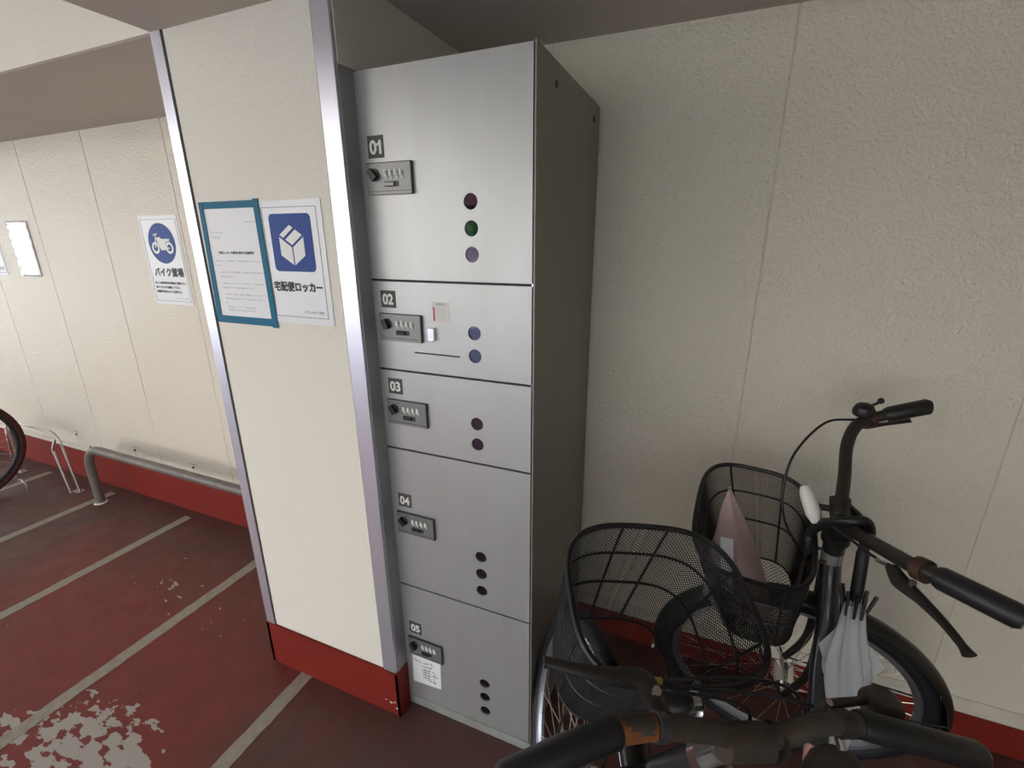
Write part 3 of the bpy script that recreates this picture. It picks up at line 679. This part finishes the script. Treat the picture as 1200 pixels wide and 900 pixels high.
def basket(fr, parent, f0, f1, lh, uR, uF, depth, tf0, tf1, tl, cell=0.0075, bulge=0.02, label=None, ribs=(0.28, 0.58)):
    """tapered wire-mesh basket: rim f0..f1 x +-lh, bottom tf0..tf1 x +-tl; the front rim carries a bulge"""
    N = 480
    def surf(s_, t):      # s_ round 0..1, t 0 rim .. 1 bottom
        th = 2 * PI * s_
        a, b = sup((f0 + f1) / 2, (f1 - f0) / 2, lh, th); c, d = sup((tf0 + tf1) / 2, (tf1 - tf0) / 2, tl, th)
        k = (a - f0) / (f1 - f0); u = uR + (uF - uR) * k + bulge * max(0, k - .4) ** 1.0 * max(0, 1 - (b / lh) ** 2)
        ub = uR + (uF - uR) * 0.3 - depth
        tt = t ** 1.15
        return (a + (c - a) * tt, b + (d - b) * tt, u + (ub - u) * t)
    # arc-length table round the rim
    ps = [V(surf(i / N, 0.3)) for i in range(N + 1)]; acc = [0]
    for i in range(N): acc.append(acc[-1] + (ps[i + 1] - ps[i]).length)
    tot = acc[-1]
    def s_of(x):
        x = (x % 1.0) * tot; lo, hi = 0, N
        while hi - lo > 1:
            m_ = (lo + hi) // 2
            if acc[m_] <= x: lo = m_
            else: hi = m_
        return (lo + (x - acc[lo]) / max(1e-9, acc[hi] - acc[lo])) / N
    bk = MB().tube([fr(*surf(s_of(i / 96), 0)) for i in range(96)], 0.0054, 8, closed=True).build('basket', 'wire', parent, smooth=True)
    if label: bk['label'] = label
    nc = int(tot / cell); nr = int(depth / (cell * 0.42))
    S = [s_of(i / (2 * nc)) for i in range(2 * nc)]
    vs = []; fs = []; r = 0.00085
    P = {}
    for j in range(nr + 1):
        for i in range(2 * nc):
            if (i + j) % 2 == 0: P[(i, j)] = V(fr(*surf(S[i], j / nr)))
    def strand(a, b, rr=r):
        d = (b - a).normalized(); u = d.orthogonal().normalized(); w_ = d.cross(u); k0 = len(vs)
        for q in (a, b):
            for g in range(3):
                an = 2 * PI * g / 3; vs.append(q + u * math.cos(an) * rr + w_ * math.sin(an) * rr)
        for g in range(3): h = (g + 1) % 3; fs.append((k0 + g, k0 + h, k0 + 3 + h, k0 + 3 + g))
    for (i, j), p in P.items():
        for di in (-1, 1):
            q = P.get(((i + di) % (2 * nc), j + 1))
            if q: strand(p, q)
    # bottom lattice
    a_, b_ = (tf1 - tf0) / 2, tl; cxx = (tf0 + tf1) / 2; ub = surf(0.5, 1)[2]
    cb = 0.011; n1 = int(2 * a_ / (cb * .5)) + 1; n2 = int(2 * b_ / (cb * .5)) + 1
    Q = {}
    for i in range(n1 + 1):
        for j in range(n2 + 1):
            if (i + j) % 2 == 0:
                x = -a_ + i * cb * .5; y = -b_ + j * cb * .5
                if abs(x / a_) ** 3.4 + abs(y / b_) ** 3.4 <= 1.0: Q[(i, j)] = fr(cxx + x, y, ub)
    for (i, j), p in Q.items():
        for dj in (-1, 1):
            q = Q.get((i + 1, j + dj))
            if q: strand(p, q)
    mo = link('wire_mesh', [tuple(x) for x in vs], fs, 'wire', bk, kind='stuff')
    for t in ribs + (0.995,):
        MB().tube([fr(*surf(s_of(i / 80), t)) for i in range(80)], 0.0025, 6, closed=True).build('hoop_wire', 'wire', bk, smooth=True)
    for s_ in (0.955, 0.045, 0.19, 0.31, 0.455, 0.545, 0.69, 0.81):
        MB().tube([fr(*surf(s_of(s_), t / 10)) for t in range(11)], 0.0026, 6).build('upright_wire', 'wire', bk, smooth=True)
    return bk
def lever(fr, parent, pts, rs, m='bar', flat=None):
    return MB().tube(spline(fr.pts(pts), 5), rs, 10, flat=flat).build('brake_lever', m, parent, smooth=True)
def interp(vals, n):
    out = []
    for i in range(n):
        x = i / (n - 1) * (len(vals) - 1); k = min(int(x), len(vals) - 2); out.append(vals[k] + (vals[k + 1] - vals[k]) * (x - k))
    return out
def saddle(parent, c, m='saddle', L=0.27, W=0.20, hd=(0, 1, 0)):
    hd = V(hd).normalized(); rt = hd.cross(V((0, 0, 1))); c = V(c); v = []; f = []; n, k = 16, 16
    for i in range(n + 1):
        t = i / n; x = -L * 0.45 + L * t
        wd = W / 2 * (1 - t) ** 0.75 * (1 if t > .12 else (t / .12) ** .5) + 0.022 * (1 if t < .93 else max(0, (1 - t) / .07) ** .5)
        if t == 0: wd = 0.002
        hh = 0.035 if 0 < t < 1 else 0.002
        for j in range(k):
            a = 2 * PI * j / k; y = wd * math.cos(a); z = hh * math.sin(a)
            z = z if z > 0 else z * 0.7
            v.append(c + hd * x + rt * y + V((0, 0, z + 0.018 * (1 - t) ** 2)))
    for i in range(n):
        for j in range(k): f.append((i * k + j, i * k + (j + 1) % k, (i + 1) * k + (j + 1) % k, (i + 1) * k + j))
    f += [tuple(range(k))[::-1], tuple(n * k + j for j in range(k))]
    return link('saddle', v, f, m, parent, smooth=True)
def rest_of_frame(parent, fr, hd, up, rear, R, tube_pts, bb, seat, m, rt=0.02, tyre='tyre', guard=True, sad=True):
    """frame, seat post, rear wheel, cranks; hd is the heading, up the lean direction of the frame plane"""
    hd = V(hd).normalized(); side = V(up).cross(hd).normalized()
    MB().tube(spline(tube_pts + [bb], 6), rt, 12).build('down_tube', m, parent, smooth=True)
    seat = V(seat); bb = V(bb); rear = V(rear)
    MB().tube([bb, bb + (seat - bb) * .72], 0.016, 12).build('seat_tube', m, parent, smooth=True)
    MB().tube([bb + (seat - bb) * .70, seat - V((0, 0, .02))], 0.0125, 12).build('seat_post', 'chrome', parent, smooth=True)
    b = MB()
    for s_ in (-1, 1):
        b.tube([bb + side * .03 * s_, rear + side * .055 * s_], .009, 8)
        b.tube([bb + (seat - bb) * .62 + side * .02 * s_, rear + side * .055 * s_], .008, 8)
    b.build('rear_stays', m, parent, smooth=True)
    class RF:                      # rear wheel frame
        O = rear; F = hd; L = side; U = V(up).normalized()
        def __call__(s, a, b_, c): return s.O + s.F * a + s.L * b_ + s.U * c
    rf = RF(); wheel(rf, parent, R, tyre, name='rear_wheel')
    if guard: fender(rf, parent, R + .02, 20, 190)
    cr = MB().tube([bb + side * .06, bb + side * .06 + hd * .11 - V(up) * .11], .009, 8).tube([bb - side * .06, bb - side * .06 - hd * .11 + V(up) * .11], .009, 8)
    cr.tube([bb - side * .05, bb - side * .045], .075, 24)
    cr.build('crank_set', 'steel', parent, smooth=True)
    for s_ in (1, -1):
        q = bb + side * .06 * s_ + hd * .11 * s_ - V(up) * .11 * s_
        MB().box(q + V((-.04, -.045, -.012)), q + V((.04, .045, .012)), .004).build('pedal', 'black', parent)
    MB().tube([rear + side * .07, rear + side * .10 - V((0, 0, rear.z - 0.012))], .007, 8).build('kickstand', 'steel', parent, smooth=True)
    if sad: saddle(parent, seat, hd=hd)
def fork(fr, parent, m, rake=-.05, top=.375):
    b = MB()
    for s_ in (-1, 1):
        b.tube(spline(fr.pts([(rake, 0.012 * s_, top), (rake, .045 * s_, top - .012), (rake, .050 * s_, top - .09), (rake + .008, .052 * s_, .12), (0.0, .052 * s_, 0)]), 6), interp([.013, .013, .012, .010, .008], 25), 10)
    b.tube([fr(rake, 0, top - .02), fr(rake, 0, top + .04)], .018, 12)
    return b.build('fork', m, parent, smooth=True)

# ---------------------------------------------------------------- bicycle by the wall
A = Fr((0.639, 0.25, 0.313), 3.073, 0.25, -1.9)
BA = thing('bicycle', 'black bicycle by the wall with an umbrella hanging on its handlebar', 'bicycle', (0.64, -0.1, 0))
wheel(A, BA)
fa = fender(A, BA, 0.345, -9, 186)
MB().tube(A.pts([(.347, .012, -.040), (.347, -.012, -.050)]), .005, 8).build('reflector', 'light_plastic', fa)
MB().tube(spline(A.pts([(-.341, .0, -.03), (-.335, 0, -.07), (-.325, 0, -.10)]), 4), .022, 8, flat=(tuple(A.F), .15)).build('mud_flap', 'black', BA)
b = MB()
for s_ in (-1, 1): b.tube([A(-.33, .026 * s_, .04), A(0, .058 * s_, 0)], .0022, 6)
b.build('mudguard_stay', 'black', BA)
fork(A, BA, 'black')
MB().tube([A(-.05, 0, .40), A(-.05, 0, .54)], .021, 16).build('head_tube', 'frame_black', BA, smooth=True)
MB().tube([A(-.05, 0, .535), A(-.05, 0, .555)], .027, 16).build('headset', 'black', BA, smooth=True)
MB().tube([A(-.05, 0, .50), A(-.05, 0, .615)], .0125, 12).build('stem', 'black', BA, smooth=True)
MB().tube([A(-.05, -.035, .62), A(-.05, -.012, .606), A(-.05, .012, .606), A(-.05, .035, .615)], .0195, 14).build('stem_clamp', 'bar', BA, smooth=True)
MB().tube(spline(A.pts([(-.052, -.030, .612), (-.075, -.01, .598), (-.10, .02, .600)]), 5), interp([.014, .016, .010], 11), 10).build('clamp_collar', 'black', BA, smooth=True)
barA = [(-.217, -.265, .725), (-.139, -.25, .702), (-.092, -.225, .690), (-.070, -.18, .663), (-.062, -.10, .628), (-.053, -.02, .606), (-.056, .03, .606), (-.076, .07, .624), (-.102, .13, .657), (-.124, .18, .685), (-.150, .212, .702), (-.217, .265, .715)]
hb = MB().tube(spline(A.pts(barA), 8), .0128, 12).build('handlebar', 'bar', BA, smooth=True)
MB().tube(A.pts([(-.222, -.266, .726), (-.216, -.2655, .7255), (-.150, -.252, .706), (-.142, -.2505, .703)]), [.013, .0175, .0175, .015], 14).build('grip', 'grip', hb, smooth=True)
MB().tube(A.pts([(-.223, .269, .7155), (-.217, .265, .715), (-.150, .212, .702), (-.145, .208, .701)]), [.014, .0185, .0185, .016], 16).build('grip', 'grip', hb, smooth=True)
MB().tube(A.pts([(-.138, .196, .693), (-.128, .184, .687)]), .0195, 14).build('lever_clamp', 'brown', hb, smooth=True)
lv = lever(A, BA, [(-.098, .178, .672), (-.108, .205, .668), (-.128, .235, .670), (-.146, .268, .672), (-.160, .300, .672), (-.165, .314, .672)], interp([.010, .015, .010, .0075, .0065, .0095], 26), flat=(tuple(A.U), .6))
MB().disc(A(-.118, .214, .678), A.U, .0055, .006, 12).build('pivot_bolt', 'chrome', lv)
MB().tube(A.pts([(-.110, -.238, .692), (-.120, -.243, .696)]), .0185, 14).build('lever_clamp', 'brown', hb, smooth=True)
lever(A, BA, [(-.085, -.236, .68), (-.11, -.255, .665), (-.15, -.28, .66), (-.20, -.298, .665)], interp([.010, .010, .006, .0075], 16), flat=(tuple(A.U), .6))
bl = MB().tube(A.pts([(-.098, -.236, .712), (-.098, -.236, .722), (-.098, -.236, .732), (-.098, -.236, .738)]), [.022, .022, .017, .003], 18).build('bell', 'black', BA, smooth=True)
MB().tube(A.pts([(-.098, -.232, .695), (-.098, -.236, .713)]), .008, 8).tube(spline(A.pts([(-.095, -.245, .715), (-.118, -.252, .728), (-.128, -.25, .738)]), 4), .0035, 8).sphere(A(-.128, -.25, .74), .007).build('bell_striker', 'black', bl, smooth=True)
MB().tube(spline(A.pts([(-.082, -.225, .700), (-.02, -.175, .715), (.035, -.11, .67), (.052, -.06, .61), (.045, -.02, .545), (.0, .0, .46)]), 8), .0027, 8).build('brake_cable', 'black', BA, smooth=True)
MB().tube(spline(A.pts([(-.010, -.005, .56), (-.02, .03, .615), (-.045, .07, .625), (-.075, .13, .645), (-.098, .178, .672)]), 8), .0027, 8).build('brake_cable', 'black', BA, smooth=True)
MB().tube(A.pts([(-.084, .155, .657), (-.095, .172, .668)]), .0042, 8).build('cable_ferrule', 'steel', BA, smooth=True)
# lamp wrapped in white
lp = MB().tube(spline(A.pts([(.016, -.034, .640), (.010, -.02, .627), (-.003, .005, .602), (-.009, .016, .588)]), 4), interp([.009, .0145, .0155, .009], 13), 12).build('front_lamp', 'light_plastic', BA, smooth=True)
MB().tube(A.pts([(-.035, -.01, .61), (-.012, -.008, .612)]), .007, 8).build('lamp_bracket', 'black', lp, smooth=True)
bkA = basket(A, BA, -.012, .226, .178, .539, .567, .255, .005, .165, .125, cell=0.0072, bulge=.012, label='empty black wire basket on the bicycle by the wall')
b = MB()
for s_ in (-.022, .022): b.tube(spline(A.pts([(.0, s_, .47), (-.02, s_, .478), (-.04, s_ * .7, .482)]), 4), .0035, 8)
b.build('basket_bracket', 'brown', BA, smooth=True)
MB().tube([A(-.004, .0, .53), A(.004, 0, .30)], .021, 10, flat=(tuple(A.F), .08)).build('basket_backplate', 'black', BA)
b = MB()
for s_ in (-1, 1): b.tube(spline(A.pts([(.08, .06 * s_, .305), (.06, .065 * s_, .15), (.0, .062 * s_, .0)]), 5), .003, 6)
b.build('basket_stay', 'black', BA, smooth=True)
rest_of_frame(BA, A, (-.02, 1, 0), (-.06, 0, 1), (0.60, -0.80, 0.33), 0.325,
              [A(-.05, 0, .47), (0.652, .075, .655), (0.645, .02, .575), (0.64, -.05, .505), (0.628, -.14, .42)], (0.605, -0.27, 0.29), (0.575, -0.47, 0.755), 'frame_black', rt=.0205)
MB().tube(spline([(0.6375, -.078, .479), (0.6305, -.125, .434), (0.6215, -.18, .380)], 4), .0211, 14).build('pink_sticker', 'pink', BA, smooth=True)
MB().tube([A(-.05, 0, .475), A(-.05, 0, .505)], .0214, 14).build('silver_sticker', 'grey_tape', BA, smooth=True)

# ---------------------------------------------------------------- bicycle in the foreground
B = Fr((0.183, -0.212, 0.331), 2.109, 0.503, -0.691)
BB = thing('bicycle', 'rusty handlebarred black bicycle in the foreground beside the locker', 'bicycle', (0.25, -0.5, 0))
wheel(B, BB)
fender(B, BB, 0.345, 70, 190)
fork(B, BB, 'frame_black')
MB().tube([B(-.05, 0, .40), B(-.05, 0, .55)], .021, 16).build('head_tube', 'frame_black', BB, smooth=True)
MB().tube([B(-.05, 0, .545), B(-.05, 0, .565)], .028, 16).build('headset', 'chrome', BB, smooth=True)
MB().tube([B(-.05, 0, .50), B(-.05, 0, .648)], [.0130, .0150], 14).build('stem', 'chrome', BB, smooth=True)
MB().tube([B(-.05, -.030, .640), B(-.05, .030, .640)], .0215, 18).build('stem_clamp', 'dusty', BB, smooth=True)
MB().tube([B(-.05, -.046, .640), B(-.05, -.040, .640)], .0225, 16).build('clamp_ring', 'bar', BB, smooth=True)
barB = [(-.080, .300, .656), (-.064, .25, .665), (-.045, .18, .678), (-.041, .14, .680), (-.040, .09, .663), (-.043, .04, .650), (-.047, 0, .642), (-.046, -.05, .651), (-.038, -.09, .665), (-.038, -.14, .671), (-.055, -.22, .671), (-.072, -.300, .671)]
hb = MB().tube(spline(B.pts(barB), 8), .0132, 14).build('handlebar', 'dusty', BB, smooth=True)
MB().tube(spline(B.pts([(-.0455, .182, .678), (-.0425, .155, .6795), (-.041, .136, .6790)]), 4), .0139, 14).build('rusty_sleeve', 'rust', hb, smooth=True, label='orange rusted section of the bar')
MB().tube(B.pts([(-.0835, .310, .654), (-.0825, .307, .6545), (-.080, .300, .656), (-.062, .244, .665), (-.046, .182, .678), (-.0455, .178, .678)]), [.009, .014, .0168, .0168, .0168, .015], 24).build('grip', 'grip', hb, smooth=True)
MB().tube(B.pts([(-.0745, -.310, .671), (-.0735, -.307, .671), (-.072, -.300, .671), (-.039, -.150, .671), (-.0385, -.145, .671)]), [.009, .014, .0175, .0170, .015], 22).build('grip', 'grip', hb, smooth=True)
MB().tube(B.pts([(-.041, .134, .679), (-.041, .122, .677)]), .0162, 14).build('lever_clamp', 'lock_edge', hb, smooth=True)
MB().tube(B.pts([(-.038, -.132, .671), (-.038, -.116, .670)]), .0160, 14).build('lever_clamp', 'bar', hb, smooth=True)
l1 = MB().tube(spline(B.pts([(-.030, .118, .672), (-.012, .118, .665), (.010, .124, .655), (.014, .150, .650), (.020, .190, .648), (.030, .238, .646), (.031, .246, .645)]), 5),
               interp([.012, .0135, .0135, .012, .0085, .0065, .0075], 31), 10, flat=(tuple(B.U), .75)).build('brake_lever', 'bar', BB, smooth=True)
MB().disc(B(-.006, .120, .672), B.U, .0055, .006, 12).build('pivot_bolt', 'chrome', l1)
l2 = MB().tube(spline(B.pts([(-.030, -.108, .672), (-.020, -.116, .664), (-.014, -.138, .655), (-.010, -.185, .652), (-.006, -.232, .652)]), 5), interp([.0085, .0075, .0065, .0055, .005], 21), 10, flat=(tuple(B.U), .7)).build('brake_lever', 'dusty', BB, smooth=True)
MB().disc(B(-.018, -.108, .677), B.U, .0045, .006, 12).build('pivot_bolt', 'chrome', l2)
MB().disc(B(-.048, -.124, .656), B.F * -1 - B.U * .3, .0055, .014, 10).build('clamp_bolt', 'chrome', l2)
bl = MB().tube(B.pts([(-.016, -.218, .640), (-.016, -.218, .653), (-.016, -.218, .666), (-.016, -.218, .673)]), [.026, .025, .018, .003], 20).build('bell', 'dusty', BB, smooth=True)
MB().tube(spline(B.pts([(.008, .108, .657), (.002, .05, .652), (.0, .0, .652), (-.006, -.05, .655), (-.018, -.098, .664)]), 8), .0024, 8).build('brake_cable', 'black', BB, smooth=True)
MB().tube(spline(B.pts([(.008, .106, .655), (-.002, .070, .654), (-.008, .028, .655), (-.017, -.01, .650), (-.028, -.028, .62), (-.03, -.028, .56)]), 8), .0024, 8).build('brake_cable', 'black', BB, smooth=True)
MB().tube(spline(B.pts([(.010, .100, .655), (.015, .04, .648), (.018, -.03, .64), (.01, -.10, .63), (-.01, -.13, .60), (-.03, -.12, .50)]), 8), .0024, 8).build('brake_cable', 'black', BB, smooth=True)
MB().tube(B.pts([(.010, .112, .656), (.009, .100, .6565)]), .0042, 10).build('cable_ferrule', 'yellow', BB, smooth=True)
lm = MB().tube(B.pts([(.0, .075, .58), (.0, .068, .582), (.0, .025, .592), (.0, .015, .594)]), [.010, .016, .017, .010], 14).build('front_lamp', 'black', BB, smooth=True)
MB().tube(B.pts([(.0, .030, .591), (.0, .020, .593)]), .0182, 14).build('lamp_ring', 'chrome', lm, smooth=True)
MB().tube(B.pts([(.0, .082, .579), (.0, .074, .581)]), .009, 12).build('lamp_cap', 'chrome', lm, smooth=True)
bkB = basket(B, BB, .026, .282, .163, .556, .545, .26, .035, .215, .118, cell=0.0076, bulge=.022, label='empty black wire basket of the foreground bicycle')
b = MB()
for s_ in (-.02, .02): b.tube(spline(B.pts([(.03, s_, .50), (.0, s_, .505), (-.03, s_ * .8, .51)]), 4), .0035, 8)
b.build('basket_bracket', 'black', BB, smooth=True)
b = MB()
for s_ in (-1, 1): b.tube(spline(B.pts([(.10, .06 * s_, .285), (.07, .065 * s_, .15), (.0, .062 * s_, .0)]), 5), .003, 6)
b.build('basket_stay', 'black', BB, smooth=True)
upB = V((0.39, 0, 0.92))
def lean(y, z): return (0.175 + (z - .33) * .424, y, z)
hB = B(-.05, 0, .46)
rest_of_frame(BB, B, (0, 1, 0), tuple(upB), lean(-1.28, .31), 0.325,
              [hB, hB + V((-.04, -.10, -.12)), V(lean(-.62, .44)), V(lean(-.72, .35))], lean(-0.80, 0.28), lean(-1.00, 0.78), 'frame_black', rt=.019)

# ---------------------------------------------------------------- bicycle at the far left
BD = thing('bicycle', 'dark red bicycle in the cycle stand at the left edge', 'bicycle', (-3.45, -0.4, 0))
D = Fr((-3.45, 0.03, 0.315), PI / 2, 0.32, -PI / 2)
class UF:
    O = V((-3.45, 0.03, 0.318)); F = V((0, 1, 0)); L = V((-1, 0, 0)); U = V((0, 0, 1))
    def __call__(s, a, b, c): return s.O + s.F * a + s.L * b + s.U * c
wheel(UF(), BD, 0.316, tyre='tyre_brown', rim='rim_black', tr=.0175)
fork(D, BD, 'frame_red')
MB().tube([D(-.05, 0, .40), D(-.05, 0, .54)], .018, 14).build('head_tube', 'frame_red', BD, smooth=True)
MB().tube([D(-.05, 0, .52), D(-.05, 0, .64)], .0125, 12).build('stem', 'black', BD, smooth=True)
hd_ = MB().tube(spline(D.pts([(-.12, -.28, .68), (-.06, -.18, .68), (-.05, 0, .64), (-.06, .18, .68), (-.12, .28, .68)]), 6), .0125, 12).build('handlebar', 'black', BD, smooth=True)
for s_ in (-1, 1): MB().tube(D.pts([(-.13, .29 * s_, .68), (-.07, .20 * s_, .68)]), .017, 12).build('grip', 'grip', hd_, smooth=True)
rest_of_frame(BD, D, (0, 1, 0), (0, 0, 1), (-3.45, -1.02, 0.316), 0.316, [D(-.05, 0, .44), (-3.45, -.30, .50)], (-3.45, -.58, .28), (-3.45, -.74, .80), 'frame_red', tyre='tyre_brown', guard=False)
MB().tube([D(-.05, 0, .50), (-3.45, -.69, .64)], .015, 12).build('top_tube', 'frame_red', BD, smooth=True)

# ================================================================== UMBRELLAS
def umbrella_cloth(p0, p1, prof, lobes=8, m='vinyl', parent=None, name='canopy', seg=64, amp=0.35, squash=1.0, ax=None):
    p0, p1 = V(p0), V(p1); t = (p1 - p0).normalized(); u = V(ax) if ax else t.orthogonal().normalized(); w_ = t.cross(u).normalized(); v = []; f = []
    n = len(prof)
    for i, r in enumerate(prof):
        c = p0 + (p1 - p0) * (i / (n - 1)); tw = i * 0.10
        for j in range(seg):
            a = 2 * PI * j / seg; rr = r * (1 + amp * math.cos(lobes * (a + tw)) * (0.6 + .4 * math.sin(3 * a + 1)))
            v.append(c + u * rr * math.cos(a) * squash + w_ * rr * math.sin(a))
    for i in range(n - 1):
        for j in range(seg): f.append((i * seg + j, i * seg + (j + 1) % seg, (i + 1) * seg + (j + 1) % seg, (i + 1) * seg + j))
    return link(name, v, f, m, parent, smooth=True)
U1 = thing('umbrella', 'folded clear vinyl umbrella hanging by its black hook handle from a handlebar', 'umbrella', (0.68, 0.0, 0.15))
top = V((0.681, 0.070, 0.862)); tip = V((0.678, -0.085, 0.20)); dr = (tip - top)
pt = lambda k: top + dr * k
MB().tube([pt(0.02), pt(.92), pt(1.0)], [.0042, .0042, .0030], 10).build('shaft', 'steel', U1, smooth=True)
MB().tube(spline([pt(0.10), pt(0.0), (0.682, .064, .900), (0.668, .052, .926), (0.644, .045, .926), (0.620, .066, .905), (0.604, .098, .870), (0.598, .114, .838), (0.600, .100, .815), (0.604, .085, .808)], 6), .0098, 12).build('hook_handle', 'black', U1, smooth=True)
MB().tube([pt(0.02), pt(0.15), pt(.17)], [.0115, .0115, .009], 12).build('handle_sleeve', 'black', U1, smooth=True)
tt = dr.normalized(); uu = tt.orthogonal().normalized(); ww = tt.cross(uu)
for k in range(8):
    a = 2 * PI * k / 8 + .2; rd = uu * math.cos(a) + ww * math.sin(a)
    MB().tube([pt(.215) + rd * .017, pt(.14) + rd * (.020 + .006 * (k % 3))], [.0030, .0036], 6).build('rib_tip', 'black', U1, smooth=True)
prof = [.016, .019, .022, .027, .033, .036, .036, .033, .030, .027, .024, .021, .018, .016, .014, .012, .010, .009, .008, .007, .006]
umbrella_cloth(pt(.18), pt(.97), prof, parent=U1, amp=.30)
# loose flaps of the canopy
for sgn, mid, wd in ((-1, .36, .020), (1, .38, .034)):
    r_ = V((1, 0.0, 0)) * sgn
    v = [pt(mid - .13) + r_ * .010, pt(mid - .03) + r_ * (.030 + wd), pt(mid + .05) + r_ * (.018 + wd * .55), pt(mid + .22) + r_ * .012]
    o = link('canopy_flap', v, [(0, 1, 2), (0, 2, 3)], 'vinyl', U1)
    s_ = o.modifiers.new('s', 'SOLIDIFY'); s_.thickness = .0008
# pinkish folded umbrella standing in the rear basket
U2 = thing('umbrella', 'folded pinkish vinyl umbrella with a white label standing in the wall side basket', 'umbrella', tuple(A(.11, 0, .30)))
umbrella_cloth(A(.125, .035, .31), A(.160, -.012, .615), [.074, .070, .066, .061, .055, .048, .040, .032, .024, .014, .003], lobes=5, m='vinyl_pink', parent=U2, amp=.10, squash=1.0, ax=tuple(A.F))
MB().tube([A(.125, .035, .30), A(.1605, -.0125, .622)], .0035, 8).build('shaft', 'steel', U2, smooth=True)
a0, a1 = A(.148, .094, .395), A(.158, .040, .515)
wv = A.F * .0135
v = [a0 - wv, a0 + wv, a1 + wv, a1 - wv]; o = link('paper_label', v, [(0, 1, 2, 3)], 'paper', U2); s_ = o.modifiers.new('s', 'SOLIDIFY'); s_.thickness = .0006
